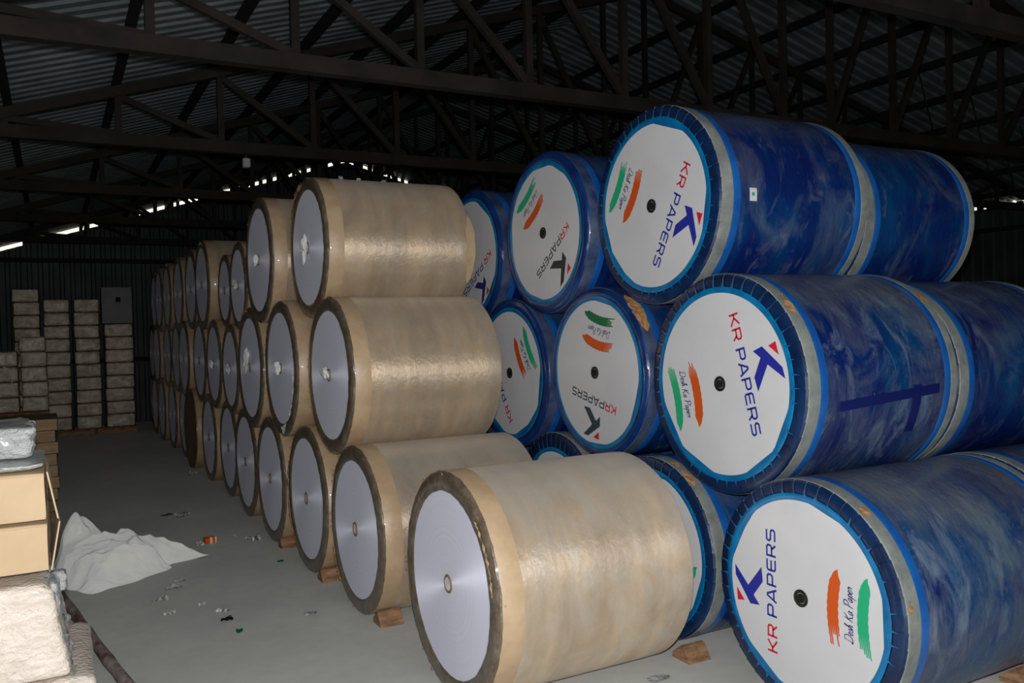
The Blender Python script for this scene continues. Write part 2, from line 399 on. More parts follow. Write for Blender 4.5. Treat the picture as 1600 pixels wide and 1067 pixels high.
SCR = {'D': (.95, [[(.3,.95),(.22,.5),(.1,.03),(.0,.12),(.2,.02),(.6,.1),(.85,.5),(.78,.88),(.45,1.02),(.1,.92)]]),
       'K': (.85, [[(.35,1),(.22,.5),(.08,0)], [(.85,1.02),(.5,.7),(.24,.5)], [(.24,.5),(.45,.3),(.6,.02),(.8,.08)]]),
       'P': (.75, [[(.32,.98),(.2,.5),(.06,-.05)], [(.05,.8),(.3,1.03),(.7,1.0),(.78,.75),(.55,.52),(.24,.46)]]),
       'e': (.42, [[(.02,.22),(.28,.3),(.34,.45),(.2,.5),(.08,.3),(.1,.05),(.26,.02),(.44,.18)]]),
       's': (.38, [[(0,.1),(.22,.5),(.3,.3),(.3,.06),(.1,.0),(.02,.08)], [(.26,.04),(.4,.16)]]),
       'h': (.5, [[(0,.1),(.3,.8),(.3,1.0),(.2,.8),(.06,0)], [(.1,.2),(.26,.46),(.36,.4),(.32,.05),(.5,.12)]]),
       'a': (.5, [[(.4,.42),(.24,.5),(.06,.3),(.06,.06),(.2,.02),(.36,.3),(.4,.48),(.34,.1),(.5,.1)]]),
       'p': (.5, [[(.02,.12),(.2,.5),(.1,.1),(-.04,-.42)], [(.14,.3),(.32,.5),(.44,.36),(.36,.08),(.16,.04)]]),
       'r': (.4, [[(.02,.1),(.14,.5),(.2,.42),(.36,.44),(.3,.1),(.42,.12)]])}
def smooth(pts, k=4):
    P = [Vector(p) for p in pts]; out = []
    if len(P) < 3: return P
    for i in range(len(P)-1):
        p0, p1, p2, p3 = P[max(i-1,0)], P[i], P[i+1], P[min(i+2, len(P)-1)]
        for j in range(k):
            t = j/k; out.append(.5*((2*p1)+(p2-p0)*t+(2*p0-5*p1+4*p2-p3)*t*t+(3*p1-p0-3*p2+p3)*t**3))
    out.append(P[-1]); return out
def script(txt, h, u0, v0, wx):
    V, F, u = [], [], u0
    for ch in txt:
        if ch == ' ': u += .35*h*wx; continue
        wd, st = SCR[ch]
        for s in st: ribbon(smooth([(u+p[0]*h*wx+.12*p[1]*h, v0+p[1]*h) for p in s]), .11*h, V, F, 1)
        u += wd*h*wx
    return V, F, u
def brush(length, th, u0, v0, seed):
    """painted flag stroke: slight arch, pointed right end, bristles splitting at the left end"""
    rnd = random.Random(seed); V, F = [], []
    def mid(t): return v0+th*.35*math.sin(PI*t)-th*.1*t
    n = 26; T0 = .3; nb = 6
    def top(t): return th/2*(1-.55*max(0, (t-.86)/.14)**1.2)*(1+.05*math.sin(t*61+seed))
    base = len(V)
    for i in range(n+1):
        t = T0+(1-T0)*i/n
        V += [Vector((u0+length*t, mid(t)+top(t))), Vector((u0+length*t+ (th*.25 if i == n else 0), mid(t)-top(t)*(1-.5*max(0,(t-.9)/.1))))]
    for i in range(n): F.append((base+2*i, base+2*i+1, base+2*i+3, base+2*i+2))
    for j in range(nb):
        f0, f1 = j/nb, (j+1)/nb; te = rnd.choice([.0, .05, .1, .16, .02]); b = len(V); m_ = 8
        for i in range(m_+1):
            t = T0+(te-T0)*i/m_; sh = 1-.35*(i/m_)
            c = mid(t)-top(t)+2*top(t)*(f0+f1)/2; hw = top(t)*(f1-f0)*sh*1.02
            V += [Vector((u0+length*t, c+hw)), Vector((u0+length*t, c-hw))]
        for i in range(m_): F.append((b+2*i+1, b+2*i, b+2*i+2, b+2*i+3))
    return V, F
EMB = [(.179,.187),(.287,.192),(.115,.013),(.339,-.173),(.197,-.187),(.035,-.059),(-.047,-.139),(-.065,-.013)]
TRI = [(.06,.173),(-.073,.165),(-.053,.067)]
def put(V2, F, r, x, name, mat, parent, rot):
    c, s = math.cos(rot), math.sin(rot)
    V = []
    for p in V2:
        a, b = p[0]*r, p[1]*r
        R_, U_ = a*c-b*s, a*s+b*c          # image right / up on the face seen from -x
        V.append((x, -R_, U_))
    return link(name, mesh(name, V, F), mat, parent)
def printing(parent, r, x, deg, look, seed):
    rot = math.radians(deg); x -= .0012
    L = dict(full=('red','blue','blue','orange','green','navy'), black=('red','dark','dark','orange','green','grey'),
             slate=('red','slate','slate','orange','dgreen','grey'), navy=('red','navy','navy','orange','green','navy'))[look]
    spaced = look in ('full','navy')
    h = .137 if spaced else .122
    tot = words('KR PAPERS' if spaced else 'KRPAPERS', h, 0, 0)[2]-.2*h
    V, F, u = words('KR', h, -tot/2-.03, .335); put(V, F, r, x, 'red_lettering', 'ink_'+L[0], parent, rot)
    V, F, u = words(' PAPERS' if spaced else 'PAPERS', h, u, .335); put(V, F, r, x, 'dark_lettering', 'ink_'+L[1], parent, rot)
    e = [(p[0]*1.1-.18, p[1]*1.1+.735) for p in EMB]
    put(e, [tuple((7,0,1)), (7,1,2), (7,2,5), (2,3,4), (2,4,5), (7,5,6)], r, x, 'emblem', 'ink_'+L[2], parent, rot)
    put([(p[0]*1.1-.18, p[1]*1.1+.735) for p in TRI], [(0,1,2)], r, x, 'emblem_triangle', 'ink_red', parent, rot)
    V, F = brush(.74, .135, -.36, -.44, seed); put(V, F, r, x, 'orange_stroke', 'ink_'+L[3], parent, rot)
    V, F = brush(.74, .125, -.36, -.79, seed+3); put(V, F, r, x, 'green_stroke', 'ink_'+L[4], parent, rot)
    tt = script('Desh Ka Paper', .1, 0, 0, 1)[2]
    V, F, u = script('Desh Ka Paper', .1, -.27, -.64, .54/tt*1.0); put(V, F, r, x, 'slogan', 'ink_'+L[5], parent, rot)
def patch(name, R, x0, x1, a0, a1, seed, mat, parent, off=.004):
    """irregular torn patch lying on the reel's curved side"""
    rnd = random.Random(seed); V, F = [], []; n, m_ = 14, 5
    for i in range(n+1):
        t = i/n; e = math.sin(PI*t)**.6; j0, j1 = rnd.uniform(-.2, .2), rnd.uniform(-.2, .2)
        for j in range(m_+1):
            s = j/m_; xx = (x0+x1)/2+(x1-x0)*(s-.5)*e*(1+j0 if s < .5 else 1+j1); a = a0+(a1-a0)*t
            rr = R+off+.0015*rnd.uniform(-1, 1); V.append((xx, -rr*math.cos(a), rr*math.sin(a)))
    for i in range(n):
        for j in range(m_): F.append((i*(m_+1)+j, i*(m_+1)+j+1, (i+1)*(m_+1)+j+1, (i+1)*(m_+1)+j))
    return link(name, mesh(name, V, F, True), mat, parent)

CACHE = {}
def cached(key, fn):
    if key not in CACHE: CACHE[key] = fn()
    return CACHE[key]
KR = []
def kraft_reel(x, y, z, R, L=1.17, label='', seed=0, dusty=False, twist=None, group=None, plug=True, scl=1.0, band=True):
    root = tag(empty('paper_reel', (x, y, z-R)), label, 'paper reel', group)
    fi = .83*R
    def P(name, me, mat, rot=0, parent=root):
        o = link(name, me, mat, parent)
        if parent is root: o.location = (0,0,R); o.rotation_euler = (rot,0,0)
        return o
    P('wrapped_body', lathe('wrapped_body', [(.004, .001), (.004, R-.016), (.012, R-.006), (.024, R)]+[(.024+(L-.048)*i/10, R) for i in range(1, 11)]+[(L-.008, R-.01), (L, R-.02), (L, .05), (L-.02,.001)], wob=.0022, seed=seed), 'kraft_dusty' if dusty else 'kraft')
    if band: P('edge_sheet', lathe('edge_sheet', [(.006, R-.006), (.018, R+.002), (.13, R+.0045), (.1305, R+.001)], wob=.0022, seed=seed, jitr={2:.001}), 'kraft_band', random.Random(seed).uniform(0, 6))
    P('end_ring', lathe('end_ring', [(.0, fi-.004), (-.004, fi), (-.009, fi+.012), (-.011, (fi+R)/2), (-.008, R-.02), (.002, R-.002), (.012, R+.003), (.016, R-.002)], wob=.0035, seed=seed+5, jit=.0022, jitr={5:.003, 6:.004}), 'end_ring')
    P('paper_face', disc('paper_face', fi+.002, -.001), 'paper_face')
    c = P('core', lathe('core', [(.0, .034), (-.006, .036), (-.006, .048), (.0, .05)], 32), 'core')
    if plug: link('core_plug', disc('core_plug', .036, -.004, 24), 'tissue', c)
    else: link('core_hole', disc('core_hole', .036, -.002, 24), 'hole', c)
    if twist:
        P('paper_twist', crumple(seed, *twist), 'tissue')
    # ragged film edge flakes around the rim
    rnd = random.Random(seed+9); V, F = [], []
    for k in range(26):
        a = rnd.uniform(0, 2*PI); da = rnd.uniform(.02, .06); r0, r1 = R-rnd.uniform(.008,.02), R+rnd.uniform(.0,.007); b = len(V)
        V += [(-.012, r0*math.cos(a), r0*math.sin(a)), (-.013, r1*math.cos(a+da*.4), r1*math.sin(a+da*.4)), (-.011, (r0+.004)*math.cos(a+da), (r0+.004)*math.sin(a+da))]; F.append((b, b+1, b+2))
    o = P('torn_edge', mesh('torn_edge', V, F), 'torn'); o['kind'] = 'stuff'
    KR.append(root); return root
def crumple(seed, w_, h_, dx=0, dz=0, tilt=0):
    """scrap of twisted tissue sticking out of the core"""
    rnd = random.Random(seed+77); bm = bmesh.new()
    bmesh.ops.create_icosphere(bm, subdivisions=3, radius=1)
    for v in bm.verts:
        n = noise.noise(v.co*1.6+Vector((seed*3.1, 0, 0))); n2 = noise.noise(v.co*4+Vector((0, seed, 0)))
        v.co = v.co*(1+.55*n+.3*n2)
        fl = .5+.5*v.co.z
        p = Vector((v.co.x*.022-.028, v.co.y*w_*(1-.3*fl), v.co.z*h_)); c, s = math.cos(tilt), math.sin(tilt)
        v.co = Vector((p.x, p.y*c-p.z*s+dx, p.y*s+p.z*c+dz))
    me = bpy.data.meshes.new('paper_twist'); bm.to_mesh(me); bm.free(); return me
def blue_reel(x, y, z, R, L, label, deg=None, look='full', seed=0, body='blue1', pleats=True, group=None, pr=.83, front=True, tears=()):
    root = tag(empty('blue_reel', (x, y, z-R)), label, 'paper reel', group)
    fi = pr*R
    def P(name, me, mat, rot=0, parent=root):
        o = link(name, me, mat, parent)
        if parent is root: o.location = (0,0,R); o.rotation_euler = (rot,0,0)
        return o
    P('wrapped_body', lathe('wrapped_body', [(.006, .001), (.006, R-.02), (.018, R-.006), (.03, R)]+[(.03+(L-.06)*i/10, R) for i in range(1, 11)]+[(L-.01, R-.008), (L, R-.02), (L, .05), (L-.02, .001)], wob=.0022, seed=seed), body)
    for nm, mt, s0, s1, o_ in (('edge_tape','tape',.014,.095,.004), ('blue_strip','blue_strip',.09,.15,.0025), ('blue_strip','blue_strip',L-.115,L-.06,.0025), ('edge_tape','tape',L-.068,L-.012,.004)):
        P(nm, lathe(nm, [(s0-.001, R-.008 if s0 < .02 else R), (s0+.004, R+o_), ((s0+s1)/2, R+o_+.001), (s1, R+o_), (s1+.001, R)], wob=.0022, seed=seed), ('tape_blue' if (mt == 'tape' and not pleats) else mt))
    if front:
        rnd = random.Random(seed)
        npl = rnd.choice([42, 46, 50]); V, F = [], []
        rb = fi+.034*R/.6            # outer radius of the cyan rim
        if pleats:
            for k in range(npl):
                a0 = 2*PI*(k+.0)/npl; a1 = 2*PI*(k+1)/npl; b = len(V)
                for (xx, r) in ((-.001, rb-.004), (-.008, rb+.006), (-.007, R-.022), (.0, R-.006), (.012, R+.002)):
                    for f, dx in ((0, .0025), (.25, 0), (.75, -.001), (1, -.0035)):
                        a = a0+(a1-a0)*f; V.append((xx+dx, r*math.cos(a), r*math.sin(a)))
                for j in range(4):
                    for i in range(3): F.append((b+j*4+i, b+j*4+i+1, b+j*4+i+5, b+j*4+i+4))
            P('pleated_end', mesh('pleated_end', V, F, True, 30), 'navy_ring')
            V, F = [], []
            for k in range(npl):
                if rnd.random() < .18: continue
                a = 2*PI*k/npl+rnd.uniform(-.01,.01); ln = rnd.uniform(.45, .95)*(R-rb-.02); b = len(V); w0 = .006/rb; sk = rnd.uniform(-.02, .02)
                for r, w_ in ((rb-.006, w0*1.9), (rb+.008, w0*.6), (rb+ln*.6, w0*.3), (rb+ln, w0*.1)):
                    aa = a+sk*(r-rb)/(R-rb)
                    V += [(-.0125, r*math.cos(aa-w_), r*math.sin(aa-w_)), (-.0125, r*math.cos(aa+w_), r*math.sin(aa+w_))]
                for j in range(3): F.append((b+2*j, b+2*j+1, b+2*j+3, b+2*j+2))
            o = P('film_folds', mesh('film_folds', V, F), 'fold'); o['kind'] = 'stuff'
        else:
            P('film_end', lathe('film_end', [(-.001, rb-.004), (-.008, rb+.006), (-.012, (rb+R)/2), (-.007, R-.022), (.0, R-.006), (.012, R+.002)], wob=.004, seed=seed+2, jit=.0015), 'blue_ring')
        P('cyan_rim', lathe('cyan_rim', [(-.003, fi*.93), (-.006, fi-.006), (-.010, fi+.01), (-.011, rb-.008), (-.008, rb)], wob=.004, seed=seed+4), 'cyan')
        d = P('label_board', disc('label_board', fi, -.008, poly=5, seed=seed+21), 'label')
        if deg is not None: printing(d, R*.83, -.008, deg, look, seed)
        c = P('core_plug', lathe('core_plug', [(-.008, .043), (-.014, .042), (-.015, .034), (-.011, .026), (-.002, .024), (.03,.02)], 32), 'black')
        link('core_hole', disc('core_hole', .024, -.0095, 24), 'hole', c)
        for t_ in tears: patch('torn_patch', R, *t_, 'torn', root, .009).location = (0,0,R)
    return root

D_ = math.radians
B = 'blue film wrapped reel'
P_ = blue_reel(1.419,-.004,.574,.574,1.356, 'nearest blue reel on the floor, orange and green strokes right of its hub', 90, 'full', 11, 'blue2', tears=[(.02,.075,D_(52),D_(58),3),(.02,.05,D_(8),D_(12),4)])
Q_ = blue_reel(1.511,.639,1.584,.61,1.188, 'large blue reel in the middle layer, lettering reading downward, resting on the nearest floor reel', -76, 'full', 12, 'blue2', tears=[(.03,.085,D_(38),D_(47),5),(.045,.07,D_(48),D_(52),6)])
S_ = blue_reel(1.532,1.243,2.654,.604,1.208, 'topmost near blue reel with a small white sticker on its side', -118.6, 'full', 13, 'blue1')
R_ = blue_reel(1.481,1.835,1.603,.576,1.18, 'middle layer blue reel with grey lettering upside down and brown tear', 168, 'slate', 14, 'blue1', pleats=False, pr=.85, tears=[(.0,.1,D_(28),D_(62),7)])
T_ = blue_reel(1.462,2.448,2.615,.592,1.2, 'top layer blue reel with black emblem, left of the one bearing a sticker', -143, 'black', 15, 'blue0', pleats=False)
U_ = blue_reel(1.471,3.041,1.556,.592,1.2, 'blue reel half hidden behind the middle tan reel, strokes right of its hub', 120.6, 'navy', 16, 'blue0', pleats=False)
V_ = blue_reel(1.473,3.71,2.54,.576,1.2, 'top blue reel half hidden behind the topmost tan reel', -148, 'navy', 17, 'blue0', pleats=False)
X_ = blue_reel(1.455,1.215,.552,.552,1.2, 'blue floor reel directly behind the big front tan reel, only its rim showing', 60, 'full', 18, 'blue1', tears=[(.01,.06,D_(50),D_(64),8),(.02,.07,D_(68),D_(76),9)])
blue_reel(1.47,2.38,.568,.568,1.2, 'blue floor reel of which only the crinkled top shows above the tan reels', None, 'navy', 19, 'blue1', pleats=True, pr=.76)
blue_reel(1.47,3.62,.53,.53,1.2, 'blue floor reel fully behind the third tan floor reel', 30, 'navy', 20, 'blue0', pleats=False)
blue_reel(1.47,4.33,1.55,.55,1.2, 'blue middle layer reel behind the second column of tan reels', 30, 'navy', 22, 'blue0', pleats=False)
blue_reel(1.47,4.9,.55,.55,1.2, 'blue floor reel behind the fourth tan floor reel', 30, 'navy', 24, 'blue0', pleats=False)
# second rank, end to end behind the first
S2 = blue_reel(2.757,1.24,2.60,.56,1.12, 'top blue reel at the right, end to end behind the stickered one', None, seed=31, body='blue1', front=True)
Q2 = blue_reel(2.715,.62,1.575,.58,1.2, 'middle layer blue reel cut off by the right edge of the photo', None, seed=32, body='blue1')
P2 = blue_reel(2.79,.0,.574,.574,1.2, 'floor level blue reel at the lower right edge, behind the nearest one', None, seed=33, body='blue1')
blue_reel(2.85,1.21,.56,.56,1.2, 'floor level blue reel of the second rank under the middle layer', None, seed=34, body='blue0')
blue_reel(2.80,1.83,1.58,.585,1.2, 'middle layer blue reel of the second rank, second from the near end', None, seed=35, body='blue0')
blue_reel(2.85,2.42,.565,.565,1.2, 'floor level blue reel of the second rank, third from the near end', None, seed=36, body='blue0')
# sticker on S, dark tape cross on Q
def side_patch(root, R, name, x0, x1, a0, a1, mat, skew=0, off=.006):
    V, F = [], []; n = 6
    for i in range(n+1):
        for j in range(n+1):
            s, t = i/n, j/n; a = a0+(a1-a0)*t+skew*s; r = R+off
            V.append((x0+(x1-x0)*s, -r*math.cos(a), r*math.sin(a)))
    for i in range(n):
        for j in range(n): F.append((i*(n+1)+j, (i+1)*(n+1)+j, (i+1)*(n+1)+j+1, i*(n+1)+j+1))
    o = link(name, mesh(name, V, F, True), mat, root); o.location = (0,0,R); return o
side_patch(S_, .604, 'white_sticker', .215, .27, D_(-4), D_(3), 'label')
side_patch(S_, .604, 'sticker_mark', .232, .252, D_(-1.2), D_(.6), 'ink_green', off=.0068)
side_patch(Q_, .61, 'dark_tape', .24, 1.02, D_(-12), D_(-7), 'blue_dark', skew=D_(5))
side_patch(Q_, .61, 'dark_tape', .80, .87, D_(-27), D_(-2), 'blue_dark')
side_patch(Q_, .61, 'torn_corner', 1.125, 1.17, D_(44), D_(52), 'torn')

K = 'tan paper wrapped reel'
G = 'tan paper reels'
kraft_reel(.034,1.113,.588,.588,1.17, 'big front tan reel lying on the floor, nearest of all tan reels', 1, True)
kraft_reel(.028,2.66,.568,.568,1.2, 'second tan floor reel, between the big front one and the row going back', 2, True)
kraft_reel(.002,3.84,.585,.585,1.2, 'third tan floor reel counting from the front', 3, False)
kraft_reel(-.026,5.012,.575,.575,1.2, 'fourth tan floor reel counting from the front', 4, False, plug=True)
kraft_reel(-.01,6.25,.57,.57,1.2, 'fifth tan floor reel counting from the front', 5, False)
kraft_reel(.031,7.488,.57,.57,1.2, 'sixth tan floor reel counting from the front', 6, False)
kraft_reel(.043,3.241,1.601,.58,1.159, 'nearest tan reel of the middle layer, white tissue stuffed in its core', 7, False, twist=(.07,.035,.03,.02,.2))
kraft_reel(-.041,4.42,1.618,.58,1.2, 'second tan reel of the middle layer, torn film hanging at its lower rim', 8, False, twist=(.02,.06))
kraft_reel(-.056,5.639,1.587,.59,1.2, 'third tan reel of the middle layer, long white tissue hanging at its face', 9, False, twist=(.05,.13,.06,.08,.5))
kraft_reel(.064,3.813,2.600,.558,1.192, 'topmost near tan reel, long tissue scrap hanging from its core', 10, False, twist=(.05,.1,.02,.0,.25))
kraft_reel(-.068,5.041,2.597,.571,1.2, 'second tan reel of the top layer', 41, False, twist=(.02,.05))
far = [(-.02,6.32,2.43,.46,'third tan reel of the top layer, a smaller one with tissue sticking out',42,(.09,.05,.06,.02,.3)),
       (.03,7.42,2.43,.42,'fourth tan reel of the top layer, smaller than its neighbours',43,None),
       (-.03,8.72,2.57,.58,'fifth tan reel of the top layer, beyond the two small ones',44,None),
       (.0,9.97,2.57,.57,'sixth tan reel of the top layer, in the dark',45,None),
       (-.03,6.87,1.53,.50,'fourth tan reel of the middle layer',46,(.05,.05)),
       (-.01,8.10,1.55,.55,'fifth tan reel of the middle layer',47,(.04,.05)),
       (.0,9.35,1.56,.57,'sixth tan reel of the middle layer, in the dark',48,None),
       (.0,8.73,.57,.57,'seventh tan floor reel counting from the front',49,None),
       (-.06,9.98,.57,.57,'dark floor reel whose end is covered by a sheet of brown board',50,None)]
ords = ['seventh','eighth','ninth','tenth','eleventh','twelfth','thirteenth']
for i in range(5):
    far.append((random.uniform(-.06,.05), 11.2+i*1.24, 2.56, .57, ords[i]+' tan reel of the top layer, in the dark', 60+i, None)) if i < 4 else None
    far.append((random.uniform(-.06,.05), 10.6+i*1.24, 1.56, .57, ords[i]+' tan reel of the middle layer, in the dark', 70+i, None)) if i < 5 else None
    far.append((random.uniform(-.06,.05), 11.22+i*1.24, .57, .57, ords[i+1]+' tan floor reel counting from the front, far back', 80+i, None)) if i < 5 else None
for x, y, z, R, lb, sd, tw in far:
    r = kraft_reel(x, y, z, R, 1.2, lb, sd, False, twist=tw)
    if 'brown board' in lb:
        o = link('cover_board', disc('cover_board', R*.98, -.016, 48), 'carton_edge', r); o.location = (0,0,R)
# torn film and loose sheets on particular reels
def arc_scrap(root, R, a0, a1, r0, r1, mat, name, seed):
    rnd = random.Random(seed); V, F = [], []; n = 30
    for i in range(n+1):
        t = i/n; a = D_(a0+(a1-a0)*t); e = math.sin(PI*t)**.5; w_ = (r1-r0)*e*rnd.uniform(.45, 1)
        for k, r in enumerate((r0, r0+w_*.5, r0+w_)):
            V.append((-.016-.008*rnd.random(), -r*R*math.cos(a), r*R*math.sin(a)))
    for i in range(n):
        for k in range(2): F.append((i*3+k, i*3+k+1, i*3+k+4, i*3+k+3))
    o = link(name, mesh(name, V, F), mat, root); o.location = (0,0,R)
arc_scrap(KR[7], .58, 2, -62, .86, .93, 'tissue', 'torn_film', 1)
arc_scrap(KR[7], .58, -66, -86, .86, 1.0, 'clear_film', 'torn_film', 2)
arc_scrap(KR[1], .568, 200, 235, .93, 1.0, 'torn', 'ragged_sheet', 3)
arc_scrap(KR[2], .585, 150, 235, .9, 1.0, 'torn', 'ragged_sheet', 4)
arc_scrap(KR[9], .558, 95, 150, .9, 1.02, 'torn', 'ragged_sheet', 5)
arc_scrap(KR[8], .59, 80, 130, .92, 1.0, 'torn', 'ragged_sheet', 6)
arc_scrap(KR[0], .588, 8, 48, .93, .98, 'kraft_band', 'ragged_sheet', 7)
patch('loose_sheet', .56, 1.14, 1.225, D_(-34), D_(26), 12, 'kraft_band', KR[9], .0).location = (0,0,.558)
for (xx, aa, sz, sd) in ((.28, 88, .05, 3), (.42, 84, .03, 4), (.62, 80, .025, 5)):
    me = crumple(sd, sz, sz*.7); o = link('film_tuft', me, 'clear_film', KR[9]); o.location = (xx+.03, -.558*math.cos(D_(aa)), .558+.556*math.sin(D_(aa)))
# wooden wedges
def wedge(x, y, label, w_=.16, d=.15, h=.105):
    V = [(-w_/2,-d/2,0),(w_/2,-d/2,0),(w_/2,d/2,0),(-w_/2,d/2,0),(-w_/2,-.02,h*.8),(w_/2,-.02,h*.8),(w_/2*.9,.0,h*.85),(-w_/2*.9,.0,h*.85),(w_/2,d/2,.03),(-w_/2,d/2,.03)]
    F = [(3,2,1,0),(0,1,5,4),(4,5,6,7),(7,6,8,9),(9,8,2,3),(0,4,7,9,3),(1,2,8,6,5)]
    o = link('wooden_wedge', mesh('wooden_wedge', V, F), 'wood'); o.location = (x, y, 0)
    return tag(o, label, 'wedge', None)
wedge(.13, 2.33, 'brown wooden wedge against the second tan floor reel')
wedge(.08, 3.50, 'brown wooden wedge against the third tan floor reel')
wedge(.05, 4.69, 'brown wooden wedge against the fourth tan floor reel')
wedge(1.42, .83, 'pale wooden wedge under the blue rim behind the big front tan reel')
wedge(2.66, -.33, 'pale wooden wedge under the nearest blue reel at the lower right corner')

# ------------------------------------------------------------------ left stack near the camera
def soft_box(name, sx, sy, sz, amp, fr, seed, mat, sub=18, parent=None, bev=.03, sag=0):
    bm = bmesh.new(); bmesh.ops.create_cube(bm, size=1)
    bmesh.ops.subdivide_edges(bm, edges=bm.edges[:], cuts=sub, use_grid_fill=True)
    off = Vector((seed*7.3, seed*1.7, 0))
    for v in bm.verts:
        c = v.co.copy()
        q = Vector((c.x*sx, c.y*sy, c.z*sz))
        h = Vector((sx/2, sy/2, sz/2)); inn = Vector([max(-h[i]+bev, min(h[i]-bev, q[i])) for i in range(3)])
        d = q-inn; q = inn+(d.normalized()*min(bev, d.length)*1.0 if d.length > 1e-6 else d)
        n = c.normalized()
        k = noise.noise(q*fr+off)*amp + noise.noise(q*fr*3.1+off)*amp*.5
        lo = min(1, (q.z+sz/2)/(.12*sz+1e-6)) if sz > .1 else .5
        q += n*k*max(.1, lo)*min(1,(sz/2-q.z)/(.12*sz)+.15)
        if sag: q.x += sag*max(0, -c.z+.5)*(1 if c.x > 0 else 0)
        q.z += sz/2
        v.co = q
    me = bpy.data.meshes.new(name); bm.to_mesh(me); bm.free()
    me.polygons.foreach_set('use_smooth', [True]*len(me.polygons)); me.set_sharp_from_angle(angle=math.radians(45))
    return link(name, me, mat, parent)
def bale(x0, x1, y0, y1, z0, z1, label, seed, mat='white_film', amp=.012, fr=6, sag=0, sub=24, group=None, cat='bale', name='wrapped_bale'):
    o = soft_box(name, x1-x0, y1-y0, z1-z0, amp, fr, seed, mat, sub, bev=.035, sag=sag); o.location = ((x0+x1)/2, (y0+y1)/2, z0)
    return tag(o, label, cat, group)
YF = .9
b3 = bale(-2.75,-1.64,YF+.0,YF+.8,0,.545, 'lowest film wrapped bale of the near left stack, mostly out of frame', 1, amp=.01)
b2 = bale(-2.75,-1.80,YF-.0,YF+.7,.56,.95, 'shiny white film wrapped bale under the two cartons at the left edge', 2, amp=.013, fr=9, sag=.075, sub=40)
# loose film gathered at the right end of the bale
def film_fall(parent, sx, sz, x, y, z, seed):
    V, F = [], []; n, m_ = 40, 16
    for i in range(n+1):
        t = i/n
        for j in range(m_+1):
            s = j/m_
            p = Vector((x+sx*(t)*.9+.012*math.sin(s*9+t*7), y+.03+s*.42, z+sz*(1-t)))
            k = noise.noise(Vector((t*9, s*6, seed)))*.03+noise.noise(Vector((t*22, s*15, seed)))*.014
            V.append((p.x+k, p.y+k*.5-.0, p.z+k*.3))
    for i in range(n):
        for j in range(m_): F.append((i*(m_+1)+j, i*(m_+1)+j+1, (i+1)*(m_+1)+j+1, (i+1)*(m_+1)+j))
    return link('loose_film', mesh('loose_film', V, F, True), 'clear_film', parent)
ff = film_fall(b2, .10, .42, .455, -.30-.07, .0, 3)
ff2 = soft_box('film_gather', .075, .25, .3, .02, 16, 5, 'clear_film', 12, b2, .03); ff2.location = (.475, -.1, .06)
tuft = soft_box('film_tuft', .06, .08, .09, .02, 30, 6, 'clear_film', 8, b2, .02); tuft.location = (.51, -.02, .27)
def carton(x0, x1, y0, y1, z0, z1, label, seed, fl):
    root = tag(empty('carton', ((x0+x1)/2, (y0+y1)/2, z0)), label, 'carton')
    b = soft_box('box_body', x1-x0, y1-y0, z1-z0, .006, 3, seed, 'carton', 14, root, .008)
    hx, hy, hz = (x1-x0)/2, (y1-y0)/2, z1-z0
    V, F = [], []; n = 8
    for i in range(n+1):
        t = i/n
        for s in (0, 1):
            bulge = (.034*t if fl > 0 else .034*(1-t))*(1 if s == 0 else .7)
            for th in (0, .006): V.append((hx+.004+th+bulge, -hy+.006+s*.3, hz*(1-t)+(.0)))
    for i in range(n):
        a = i*4; F += [(a, a+4, a+6, a+2), (a+1, a+3, a+7, a+5), (a, a+1, a+5, a+4), (a+2, a+6, a+7, a+3)]
    F += [(0,2,3,1), (n*4, n*4+1, n*4+3, n*4+2)]
    link('loose_flap', mesh('loose_flap', V, F), 'carton', root)
    # board seam lines: creased edge strips along top and bottom front
    link('creased_edge', boxes('creased_edge', [(-hx, -hy-.005, hz-.012, hx-.004, -hy+.002, hz-.004)], .002), 'carton', root)
    return root
carton(-2.75,-1.795,YF+.01,YF+.6,1.0,1.193, 'lower of the two plain tan cartons at the left edge', 3, 0)
carton(-2.75,-1.80,YF+.01,YF+.6,1.205,1.397, 'upper of the two plain tan cartons at the left edge, side flap bulging', 4, 1)
sheetf = bale(-2.7,-1.80,YF+.02,YF+.55,1.405,1.425, 'thin grey film sheet spread on the upper tan carton', 8, 'clear_film', .006, 14, sub=16, cat='plastic sheet', name='film_sheet')
bale(-2.6,-1.845,YF+.22,YF+.75,1.43,1.56, 'crumpled clear plastic bundle on top of the tan cartons', 9, 'clear_film', .035, 11, sub=30, cat='plastic bundle', name='plastic_bundle')
# pole on the floor
pts = []
for i in range(15):
    t = i/14; pts.append((-1.80+t*.42, 4.3-t*2.75, .036+.004*math.sin(t*9)))
tag(tube('painted_pole', pts, [.034+.003*math.sin(i*2.3) for i in range(15)], 10, 'pole'), 'flaking reddish pole lying on the floor beside the near left stack', 'pole')

